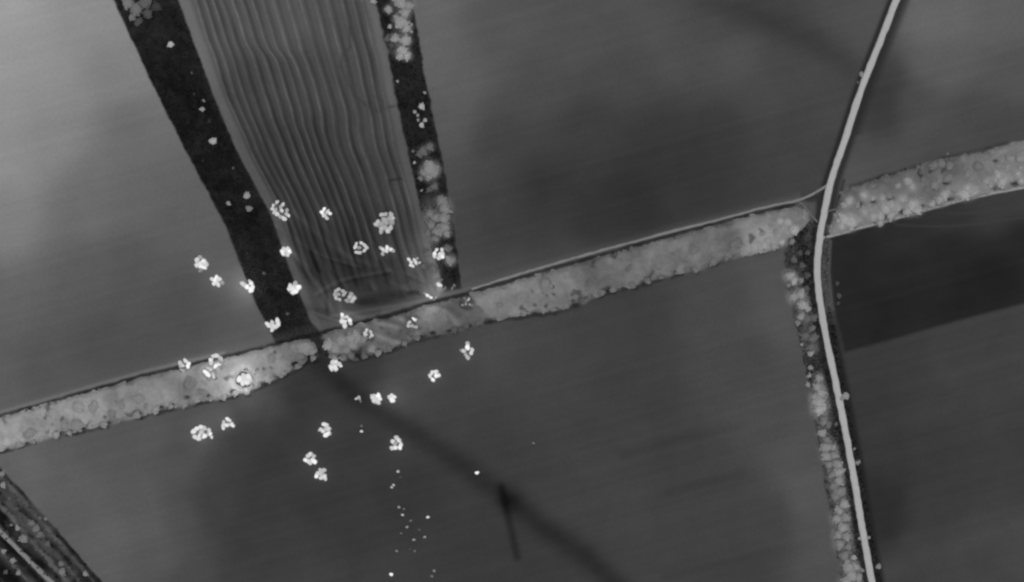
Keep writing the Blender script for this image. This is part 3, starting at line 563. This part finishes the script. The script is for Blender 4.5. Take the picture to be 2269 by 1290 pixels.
# ---------------------------------------------------------------- crowns, trunks
import bmesh
def ico(sub):
    bm = bmesh.new(); bmesh.ops.create_icosphere(bm, subdivisions=sub, radius=1.0)
    v = np.array([t.co[:] for t in bm.verts]); f = np.array([[q.index for q in t.verts] for t in bm.faces]); bm.free(); return v, f
I1, I2 = ico(1), ico(2)
def crown_mesh(seed, lumps, leaves):
    """unit-radius crown: clumps of foliage sloping down to an uneven rim, with leaf sprays on them; z from 0 to about 1.3"""
    rs = np.random.RandomState(seed); VV, FF = [], []; n = 0
    cs = []; p1, p2 = rs.uniform(0, 6.28, 2); w1, w2 = rs.uniform(0.08, 0.2), rs.uniform(0.05, 0.14)
    for i in range(lumps):
        a = i * 2.39996 + rs.uniform(-0.5, 0.5); q = math.sqrt((i + 0.4) / lumps)
        edge = 1 + w1 * math.sin(2 * a + p1) + w2 * math.sin(3 * a + p2)
        rr = q * 0.8 * edge * rs.uniform(0.86, 1.12)
        r = (0.40 - 0.20 * q) * rs.uniform(0.8, 1.25); zc = 0.80 - 0.66 * q ** 1.6 + rs.uniform(-0.05, 0.07)
        v = I2[0] * r * np.array([rs.uniform(0.9, 1.25), rs.uniform(0.9, 1.25), 0.8])
        v = v * (1 + 0.08 * rs.normal(size=(len(v), 1))) + np.array([rr * math.cos(a), rr * math.sin(a), zc])
        cs.append((rr * math.cos(a), rr * math.sin(a), zc, r)); VV.append(v); FF.append(I2[1] + n); n += len(v)
    core = I2[0] * np.array([0.78, 0.78, 0.55]) + np.array([0, 0, 0.38]); VV.append(core); FF.append(I2[1] + n); n += len(core)
    for i in range(leaves):
        c = cs[rs.randint(len(cs))]; d = rs.normal(size=3); d[2] = abs(d[2]); d /= np.linalg.norm(d)
        p = np.array(c[:3]) + d * c[3] * rs.uniform(0.95, 1.35); s = rs.uniform(0.04, 0.09)
        nn = d * 0.4 + np.array([0, 0, 1.0]); u = np.cross(nn, rs.normal(size=3)); u /= np.linalg.norm(u); w = np.cross(nn / np.linalg.norm(nn), u)
        VV.append(np.array([p - u * s, p + u * s, p + w * s])); FF.append(np.array([[n, n + 1, n + 2]])); n += 3
    return mesh('crown', np.concatenate(VV), np.concatenate(FF))
CROWNS = [crown_mesh(100 + i, 19 + i % 5, 160) for i in range(8)]
BUSHES = [crown_mesh(200 + i, 10, 60) for i in range(5)]
for m_ in CROWNS + BUSHES: m_.materials.append(M_leaf)
def trunk_mesh():
    k = 7; VV, FF = [], []
    rings = [(0, 0.085, 0, 0), (0.25, 0.06, 0.01, 0), (0.6, 0.045, 0.03, 0.02), (1.0, 0.02, 0.02, 0.04)]
    for z, r, ox, oy in rings:
        for j in range(k): a = j * 2 * math.pi / k; VV.append((ox + r * math.cos(a), oy + r * math.sin(a), z))
    for i in range(3):
        for j in range(k): FF.append((i * k + j, i * k + (j + 1) % k, (i + 1) * k + (j + 1) % k, (i + 1) * k + j))
    n = len(VV)
    for b in range(5):                                      # limbs
        a = b * 1.256 + 0.3; dx, dy = math.cos(a), math.sin(a); z0 = 0.38 + 0.07 * b
        for (t, r) in ((0, 0.03), (1, 0.01)):
            for q in range(4):
                aa = q * math.pi / 2
                VV.append((dx * t * 0.45 - dy * r * math.cos(aa), dy * t * 0.45 + dx * r * math.cos(aa), z0 + t * 0.35 + r * math.sin(aa)))
        for q in range(4): FF.append((n + q, n + (q + 1) % 4, n + 4 + (q + 1) % 4, n + 4 + q))
        n += 8
    return mesh('trunk', VV, FF)
TRUNK = trunk_mesh(); TRUNK.materials.append(M_bark)

LEAF_GAIN = 1.16     # foliage tones were read off crowns that shade themselves
def tonecol(v, g=1.0):
    c = float(lin(v)) * g; return (c, c, c, 1)
def size_word(r): return 'small' if r < 8 else ('middling' if r < 13 else 'broad')
def tone_word(v): return 'dark grey' if v < 100 else ('mid grey' if v < 132 else ('light grey' if v < 152 else 'pale'))
FIRES = []   # filled below, used to keep trees out of flames
def tree(px, py, r, tone, where, group, label=None, h=None, lift=0.0):
    R_ = r * S; h = h or (R_ * 1.1 + 2.0)
    gx, gy = ground_at(px, py, h * 0.5)
    z = hgt(gx / S + W / 2, Hh / 2 - gy / S)
    t = link('tree', None, loc=(gx, gy, z)); t.empty_display_size = 1
    tag(t, label or f'{size_word(r)} {tone_word(tone)} tree crown {where}', 'tree', group)
    t.rotation_euler = (0, 0, random.uniform(0, 6.28))
    k = link('trunk', TRUNK, t); k.scale = (R_ * 0.9 + 1, R_ * 0.9 + 1, h * 0.45)
    c = link('crown', random.choice(CROWNS), t, (0, 0, h * 0.12 + lift))
    c.scale = (R_ * random.uniform(0.92, 1.2), R_ * random.uniform(0.88, 1.1), h * 0.42)
    c.color = tonecol(tone, LEAF_GAIN); return t
def bush(px, py, r, tone, where, group, label=None):
    R_ = r * S; h = R_ * 1.1
    gx, gy = ground_at(px, py, h * 0.8); z = hgt(gx / S + W / 2, Hh / 2 - gy / S)
    b = link('bush', random.choice(BUSHES), loc=(gx, gy, z - R_ * 0.12))
    b.rotation_euler = (0, 0, random.uniform(0, 6.28)); b.scale = (R_, R_, R_ * 0.6); b.color = tonecol(tone, LEAF_GAIN)
    tag(b, label or f'{size_word(r)} {tone_word(tone)} bush {where}', 'bush', group); return b

# ---------------------------------------------------------------- fires (x, y, radius, grey) of each tongue of flame
def flame_mesh(seed):
    """one tongue: a swelling foot narrowing to a leaning tip"""
    rs = np.random.RandomState(seed); k = 12; VV, FF = [], []
    rings = [(0, 0.85), (0.16, 1.0), (0.42, 0.98), (0.68, 0.86), (0.9, 0.62), (1.1, 0.3)]
    lx, ly = rs.uniform(-0.25, 0.25, 2); ph = rs.uniform(0, 6.28)
    for z, r in rings:
        for j in range(k):
            a = j * 2 * math.pi / k; q = r * (1 + 0.14 * math.sin(3 * a + ph + 2 * z) + 0.06 * rs.normal())
            VV.append((q * math.cos(a) + lx * z * z, q * math.sin(a) + ly * z * z, z))
    for i in range(len(rings) - 1):
        for j in range(k): FF.append((i * k + j, i * k + (j + 1) % k, (i + 1) * k + (j + 1) % k, (i + 1) * k + j))
    n = len(VV); VV.append((lx * 1.5, ly * 1.5, 1.25)); b = (len(rings) - 1) * k
    for j in range(k): FF.append((b + j, b + (j + 1) % k, n, n))
    me = bpy.data.meshes.new('flame'); me.from_pydata(VV, [], [f if f[2] != f[3] else f[:3] for f in FF]); me.update()
    me.polygons.foreach_set('use_smooth', np.full(len(me.polygons), True)); me.materials.append(M_flame); return me
FG = 2 ** -scene.view_settings.exposure
FL = [flame_mesh(300 + i) for i in range(6)]
def ember_bed(lobes, cx, cy):
    """burning ground between the tongues: one low mound around the fire's footprint"""
    VV, FF = [], []; n = 0; k = 12
    for i, (x, y, r, t) in enumerate(lobes):
        ox, oy = (x - cx) * S, -(y - cy) * S; rr = r * S * 1.16; z = 0.10 + 0.013 * i
        VV.append((ox, oy, z + 0.22))
        for ring, (q, zz) in enumerate(((0.6, 0.17), (1.0, -0.25))):
            for j in range(k):
                a = j * 2 * math.pi / k; w = 1 + 0.12 * math.sin(3 * a + i)
                VV.append((ox + rr * q * w * math.cos(a), oy + rr * q * w * math.sin(a), z + zz))
        for j in range(k):
            FF.append((n, n + 1 + j, n + 1 + (j + 1) % k))
            a_, b_ = n + 1 + j, n + 1 + (j + 1) % k; FF.append((a_, a_ + k, b_ + k)); FF.append((a_, b_ + k, b_))
        n += 1 + 2 * k
    return mesh('ember_bed', VV, FF)
for lab, lobes, power in FIRE_LIST:
    cx = sum(l[0] for l in lobes) / len(lobes); cy = sum(l[1] for l in lobes) / len(lobes)
    z0 = hgt(cx, cy)
    root = link('fire', None, loc=(wx(cx), wy(cy), z0)); tag(root, lab, 'fire', 'fires burning across the fields')
    FIRES.append((cx, cy, max(math.hypot(l[0] - cx, l[1] - cy) + l[2] for l in lobes)))
    main = [l for l in lobes if l[2] > 3.6] or lobes
    bt = sorted(l[3] for l in main)[len(main) // 2]
    if len(main) > 3:
        bed = link('ember_bed', ember_bed(main, cx, cy), root, mat=M_flame); bed.color = tonecol(min(bt * 0.78, 186), FG)
    for i, (x, y, r, t) in enumerate(lobes):
        nb_ = sorted((math.hypot(q[0] - x, q[1] - y), q) for q in lobes if q is not lobes[i] and (q[0], q[1]) != (x, y))[:1]
        d_, q_ = nb_[0]; reach = min(max(1.0, 0.66 * d_ / r), 1.28)      # a tongue leans and spreads towards the next one
        f = link('flame', random.choice(FL), root, ((x - cx + (q_[0] - x) * 0.16) * S, -(y - cy + (q_[1] - y) * 0.16) * S, 0.02))
        f.scale = (r * S * reach * random.uniform(0.86, 1.08), r * S * random.uniform(0.72, 1.0), r * S * random.uniform(0.8, 1.3))
        f.rotation_euler = (0, 0, math.atan2(-(q_[1] - y), q_[0] - x) + random.uniform(-0.35, 0.35))
        f.color = tonecol(min(255, t * random.uniform(0.84, 1.05)), FG)
    if 'scorched' in lab:
        VV = [(0, 0, 0.3)]; k = 40
        for q, zz in ((0.8, 0.3), (1.0, 0.05)):
            for j in range(k):
                a = j * 2 * math.pi / k; w = 19.5 * S * (1 + 0.05 * math.sin(4 * a) + 0.03 * math.sin(7 * a + 1)) * q
                VV.append((w * math.cos(a) * 1.02, w * math.sin(a) * 0.93, zz - 0.1))
        FF = [(0, 1 + j, 1 + (j + 1) % k) for j in range(k)] + [t_ for j in range(k) for t_ in ((1 + j, 1 + k + j, 1 + k + (j + 1) % k), (1 + j, 1 + k + (j + 1) % k, 1 + (j + 1) % k))]
        sc = link('scorched_ground', mesh('scorched_ground', VV, FF), root, (-0.3, 0.0, 0.0), M_scorch); sc.color = tonecol(66)
    if power >= 8:                                            # light the flames throw on the ground around them
        ld = bpy.data.lights.new('flame_light', 'POINT'); ld.energy = (power if power < 200 else 92) * 60; ld.shadow_soft_size = 1.6
        lo = link('flame_light', ld, root, (0, 0, 12.0 if power > 40 else 5.0))

# single embers
EMBERS = [(801,944,2.4,110,'faint ember just above a brighter one'),(801,956,3.2,205,'small bright ember right of the upright oval fire'),(882,1045,3.2,180,'elongated ember below the spiral fire'),(887,1057,2,85,'very faint ember below the elongated one'),
 (872,1075,2.8,175,'upper ember of a touching pair'),(868,1080,2.8,175,'lower ember of a touching pair'),(884,1124,3,140,'dim ember at the top left of the lower scatter'),(895,1128,2.5,100,'faint ember next to the top left one of the lower scatter'),
 (892,1141,3,175,'bright ember in the upper part of the lower scatter'),(910,1154,2.8,105,'faint ember in the middle of the lower scatter'),(902,1168,3,135,'wide dim ember in the middle of the lower scatter'),(889,1182,2.4,100,'faint ember at the left side of the lower scatter'),
 (929,1174,2.4,90,'thin faint ember on the right of the lower scatter'),(948,1146,3.3,210,'bright lone ember right of the lower scatter'),(941,1190,3,145,'dim ember at the right end of the lower scatter'),(917,1196,3,140,'dim ember in the lower middle of the scatter'),
 (879,1221,2.8,120,'dim ember at the lower left of the scatter'),(908,1217,2.2,80,'very faint ember, left of two under the scatter'),(919,1221,2.6,105,'faint ember, right of two under the scatter'),(867,1273,4,240,'brightest ember near the bottom edge'),
 (962,1265,3,130,'upper ember of a dim pair near the bottom edge'),(957,1277,2.8,110,'lower ember of a dim pair near the bottom edge'),(1057,1048,4,240,'bright ember lying in the dark hollow'),(1182,982,2.6,110,'faint lone ember in the open middle of the south field'),
 (2100,341,2.6,100,'faint warm spot on the field edge above the right tree belt'),(1196,994,1.8,72,'barely visible ember beside the faint lone one')]
for x, y, r, t, lab in EMBERS:
    e = link('ember', random.choice(FL), loc=(wx(x), wy(y), hgt(x, y)))
    e.scale = (r * S * random.uniform(1.0, 1.25), r * S * 0.85, r * S * 0.6); e.rotation_euler = (0, 0, random.uniform(-0.6, 0.3)); e.color = tonecol(t * 1.05, FG)
    tag(e, lab + ', on the dark field' if 'field' not in lab else lab, 'ember', 'embers scattered over the fields')

def clear(px, py, r):
    for fx, fy, fr in FIRES:
        if math.hypot(px - fx, py - fy) < fr * 0.95 + r * 0.6: return False
    return True

# ---------------------------------------------------------------- trees and bushes one can tell apart
g = 'pale bushes in the wide dark scrub strip'
for x, y, r, t, lab in [(377,98,9,180,'rounded pale bush, topmost in the wide dark scrub strip'),(450,223,5,122,'small dim bush touching a brighter one in the dark scrub strip'),(448,242,7,152,'pale bush with a dim one above it in the dark scrub strip'),
  (471,312,10,168,'round pale bush standing alone in the middle of the dark scrub strip'),(546,433,10,150,'round light bush above a greyer one in the dark scrub strip'),(551,462,9,124,'round grey bush directly below a lighter one in the dark scrub strip'),
  (505,450,6.5,142,'small round bush left of two larger ones in the dark scrub strip'),(425,161,3.5,96,'tiny bush high in the dark scrub strip, upper of two'),(430,208,3,80,'tiny bush in the dark scrub strip just above a pale pair'),
  (516,372,3.8,92,'tiny bush between the lone round bush and the trio of bushes'),(585,606,5,80,'small dark grey bush in the lower scrub strip, above the V-shaped fire level'),(637,696,5.5,84,'small dark grey bush in the scrub strip above the track'),
  (463,268,6,56,'blackish low bush above the lone round bush'),(449,355,4,60,'blackish small bush below the lone round bush'),(548,560,4,46,'blackish small bush in the lower scrub strip')]:
    bush(x, y, r, t, '', g, lab)
for x, y, r, t, lab in [(282,6,15,126,'light crown at the top left corner of the scrub strip'),(300,20,16,116,'broad grey crown at the top of the scrub strip'),(320,4,17,100,'dim broad crown at the top edge of the scrub strip'),(292,38,9,122,'small light crown under the top left clump'),
  (326,30,13,86,'dark grey crown right in the top left clump'),(270,-12,14,118,'light crown cut by the top edge at the scrub strip'),(306,48,10,84,'small dark grey crown lowest in the top left clump'),(345,14,12,66,'blackish crown beside the top left clump')]:
    tree(x, y, r, t, '', 'trees at the top of the scrub strip', lab)
def nwhere(x, y):
    if y < 75: return 'at the top of the narrow strip'
    if y < 140: return 'low in the narrow strip top cluster'
    if y < 430: return 'in the middle of the narrow strip'
    if y < 535: return 'in the narrow strip dense lower clump'
    return 'near the foot of the narrow strip'
ORD = ['', 'first', 'second', 'third', 'fourth', 'fifth', 'sixth', 'seventh', 'eighth', 'ninth', 'tenth', 'eleventh', 'twelfth']
def plant_row(lst, where, prefix, vertical, lift=0.0, warm=0):
    """plant a list of trees; look-alikes in one place are told apart by their order there"""
    key = {}
    for q in lst: key.setdefault((size_word(q[2]), tone_word(q[3]), where(q[0], q[1])), []).append(q)
    for (a, b, w), qs in key.items():
        qs.sort(key=lambda q: q[1] if vertical else q[0])
        for i, q in enumerate(qs):
            lab = f'{a} {b} tree {w}' if len(qs) == 1 else f"{ORD[min(i + 1, 12)]} {a} {b} tree from the {'top' if vertical else 'left'} {w}"
            tree(q[0], q[1], q[2], q[3] + warm, '', prefix + ' ' + w, lab, lift=lift)
plant_row(N_T, nwhere, 'trees', True)
for x, y, r, t, lab in [(864,58,6,164,'small pale bush left of the top cluster in the narrow strip'),(911,54,4.5,156,'tiny pale bush on the right rim of the top cluster'),(911,70,4.5,164,'tiny pale bush lower on the right rim of the top cluster'),(881,180,4,160,'tiny pale bush at the left side of the narrow strip'),
  (941,205,4.5,146,'tiny light bush on the right rim of the narrow strip'),(934,235,8.5,172,'roundest pale bush in the middle of the narrow strip'),(919,248,5,160,'small slanting pale bush, upper of two under the round one'),(926,256,4.5,150,'small slanting light bush, lower of two under the round one'),
  (942,266,6,158,'small pale bush, right of the little cluster'),(927,266,4.5,150,'tiny light bush, left of the little cluster'),(934,277,7,176,'pale bush, lowest of the little cluster'),(918,360,4.5,164,'tiny pale bush on the left rim above the clump'),
  (934,422,3.6,150,'tiny light bush on the left rim over the dense clump'),(915,335,4,110,'tiny grey bush on the left rim'),(932,395,7,120,'grey bush left under the light crown'),(1878,463,5,96,'small grey bush right of the road junction')]:
    bush(x, y, r, t, '', 'small bushes of the narrow strip' if x < 1500 else 'bushes beside the road', lab)

def rwhere(x, y):
    for lim, w in ((600, 'below the road junction'), (640, 'in the uppermost pale roadside clump'), (725, 'beside the upper road bend'), (800, 'in the dark roadside gap'), (925, 'in the big roadside clump'), (985, 'just under the big roadside clump'), (1080, 'halfway down the roadside row'), (1200, 'in the lower roadside row'), (1400, 'at the roadside row bottom')):
        if y < lim: return w
plant_row(RB, rwhere, 'trees', True, 0.0, 8)
for x, y, r, t, lab in [(1797,733,4.5,136,'tiny slanting bush in the dark grey gap'),(1778,763,5,142,'tiny pale bush on the field side of the gap'),(1797,784,8.5,148,'round pale bush, first of a column left of the road'),(1797,815,8,136,'round grey bush, second of a column left of the road'),(1794,833,7,146,'round pale bush, third of a column left of the road'),
  (1792,853,7.5,142,'round light bush, lowest of a column left of the road'),(1893,1236,8,158,'pale bush close to the road near the bottom'),(1906,1194,5.5,146,'small light bush touching the left edge of the road'),(1926,1192,4.5,146,'tiny light bush touching the right edge of the road'),
  (1875,878,11,146,'round pale bush alone on the right side of the road'),(1866,884,7,136,'small light bush between the road and the round one'),(1902,1025,8,134,'round grey bush right of the road, lower middle'),(1894,995,4.5,130,'tiny bush right of the road above the round grey one'),(1948,1256,7.5,136,'round grey bush right of the road at the bottom'),
  (1853,940,6,104,'dark grey bush between road and row'),(1910,163,6.5,142,'small pale bush alone on the left side of the upper road'),(1902,182,4,96,'tiny grey bush under the lone one at the upper road'),(1912,1265,6,130,'small grey bush left of the road at the bottom'),
  (1856,628,6,76,'grey bush right of the road beside the black field, upper'),(1860,655,7,80,'grey bush right of the road beside the black field, middle'),(1858,672,5,74,'grey bush right of the road beside the black field, lower'),(1906,1262,6,126,'small grey bush near the bottom between road and trees')]:
    bush(x, y, r, t, '', 'bushes beside the road', lab)

rs = np.random.RandomState(11)
for _ in range(1800):                                   # the smoother, greyer crowns behind them
    if len(EB) >= 64: break
    x = rs.uniform(1895, 2310); up = np.interp(x, [p[0] for p in E_UP], [p[1] for p in E_UP]); lo = np.interp(x, [p[0] for p in E_LOW], [p[1] for p in E_LOW])
    r = rs.uniform(9, 15); y = rs.uniform(up + r * 0.9, lo - r - 3)
    if all(math.hypot(x - a, y - b) > (r + c) * 0.72 for a, b, c, d in EB): EB.append((x, y, r, float(idw(np.array([[x, y]]), S_ebelt, 20)[0]) + rs.uniform(0, 12)))
def ewhere(x, y):
    w = 'next to the road' if x < 1900 else ('near the track start' if x < 1980 else ('left of middle' if x < 2060 else ('right of middle' if x < 2170 else 'at the picture edge')))
    up = np.interp(x, [p[0] for p in E_UP], [p[1] for p in E_UP]); lo = np.interp(x, [p[0] for p in E_LOW], [p[1] for p in E_LOW])
    return ('in right belt, ' if (y - up) / (lo - up) < 0.5 else 'beside dirt track, ') + w
plant_row(EB, ewhere, 'trees', False, 0.6, 6)

LB = [(676,772,14,134),(664,790,12,106),(690,778,10,126),(668,802,9,100),(655,770,10,118),(727,765,13,140),(742,772,12,134),(757,755,10,130),(775,752,12,132),(790,745,12,136),(782,765,10,126),(805,752,9,124),(768,775,9,116),(825,775,10,130),(838,782,9,124),(740,790,10,108),(760,792,10,104),(778,788,8,98),
 (1728,490,7,154),(1745,493,8,154),(1760,511,10.5,162),(1733,538,6,156),(1683,545,14,146),(1668,552,13,144),(1700,535,13,142),(1720,515,10,130),(1712,500,8,130),(1770,478,9,118),(1775,492,9,116),(1745,520,10,128),(1715,545,10,140),(1650,558,11,134),(1735,505,9,136),(1690,520,10,128),(1755,535,8,118),
 (945,700,12,118),(965,690,12,120),(985,705,11,112),(930,715,10,110)]
bx = [p[0] for p in DITCH] + [1800]; by = [p[1] for p in DITCH] + [470]; lx_ = [p[0] for p in LOWER]; ly_ = [p[1] for p in LOWER]
def lb_try(x, y, r, t, k):
    if not clear(x, y, r): return
    if 702 < x < 722 and y > 735: return
    if all(math.hypot(x - a, y - b) > (r + c) * k for a, b, c, d in LB): LB.append((x, y, r, t))
x = -40.0
while x < 1640:                                         # jagged lower rim
    yl = np.interp(x, lx_, ly_); r = rs.uniform(6, 11)
    if not (1270 < x < 1300 or 1080 < x < 1095): lb_try(x, yl - r * 0.75 + rs.uniform(-3, 3), r, float(idw(np.array([[x, yl - 12]]), S_belt, 20)[0]) + rs.uniform(2, 22), 0.45)
    x += rs.uniform(24, 52)
for _ in range(9000):
    if len(LB) >= 112: break
    x = rs.uniform(-35, 1740); yu = np.interp(x, bx, by); yl = np.interp(x, lx_, ly_); r = rs.uniform(10, 20)
    if yl - yu < 2.2 * r: continue
    y = rs.uniform(yu + r * 1.0 + 3, yl - r * 0.95)
    if 1290 < x < 1640 and (y - yu) < 0.45 * (yl - yu) and rs.rand() < 0.75: continue
    lb_try(x, y, r, float(idw(np.array([[x, y]]), S_belt, 20)[0]) + rs.uniform(-2, 14), 0.8)
def lwhere(x, y):
    w = 'left end' if x < 200 else ('left of its fires' if x < 390 else ('around its fires' if x < 600 else ('below the scrub strip' if x < 712 else ('under the furrows' if x < 900 else ('by the track crossing' if x < 1060 else ('middle stretch' if x < 1300 else ('thin right stretch' if x < 1600 else 'near the junction')))))))
    f = (y - np.interp(x, bx, by)) / max(1, np.interp(x, lx_, ly_) - np.interp(x, bx, by))
    return ('in long belt, ' if f < 0.55 else 'on long belt rim, ') + w
thicket('thicket', BELT, S_belt, 2.8, 'closed grey thicket filling the long belt between its taller trees', trees=LB)
thicket('thicket', EBELT, S_ebelt, 2.4, 'closed light grey thicket filling the tree belt right of the road', 0.93, EB)
plant_row(LB, lwhere, 'trees', False, 0.6, 9)

for x, y, r, t, lab in [(68,1160,9,112,'grey bush, upper in the slanting clump of the corner verge'),(78,1172,11,116,'broad grey bush in the middle of the slanting clump of the corner verge'),(88,1185,9,110,'grey bush, lower in the slanting clump of the corner verge'),(50,1195,12,126,'broadest light bush right beside the corner track'),
  (38,1171,7,142,'small pale bush above the corner track'),(24,1164,4,124,'tiny bush left of the small pale one in the corner'),(7,1222,7,140,'round bush at the left picture edge below the corner track'),(27,1243,8,136,'round bush below the corner track'),(40,1270,7,136,'small bush lowest below the corner track'),(12,1268,6,92,'dark grey bush in the bottom left corner'),
  (188,1272,7,142,'pale bush on the outer rim of the corner verge'),(134,1250,8,112,'grey bush, upper of two right in the corner verge'),(136,1268,10,124,'light bush, lower of two right in the corner verge'),(104,1206,8,98,'dark grey bush in the middle of the corner verge'),(3,1050,8,132,'light bush where the corner verge meets the left picture edge'),
  (5,1075,8,144,'pale bush at the left picture edge in the corner verge'),(100,1150,5,122,'small bush on the outer rim of the corner verge'),(88,1148,4,110,'tiny grey bush on the outer rim of the corner verge'),(20,1105,5,92,'small dark grey bush, upper left in the corner verge'),(80,1218,4.5,86,'tiny dark bush under the broad light one in the corner'),(42,1108,6,88,'dark grey bush along the rim strip of the corner verge'),(52,1190,6,130,'light bush pressed against the broadest one in the corner')]:
    bush(x, y, r, t, '', 'bushes on the corner verge', lab)
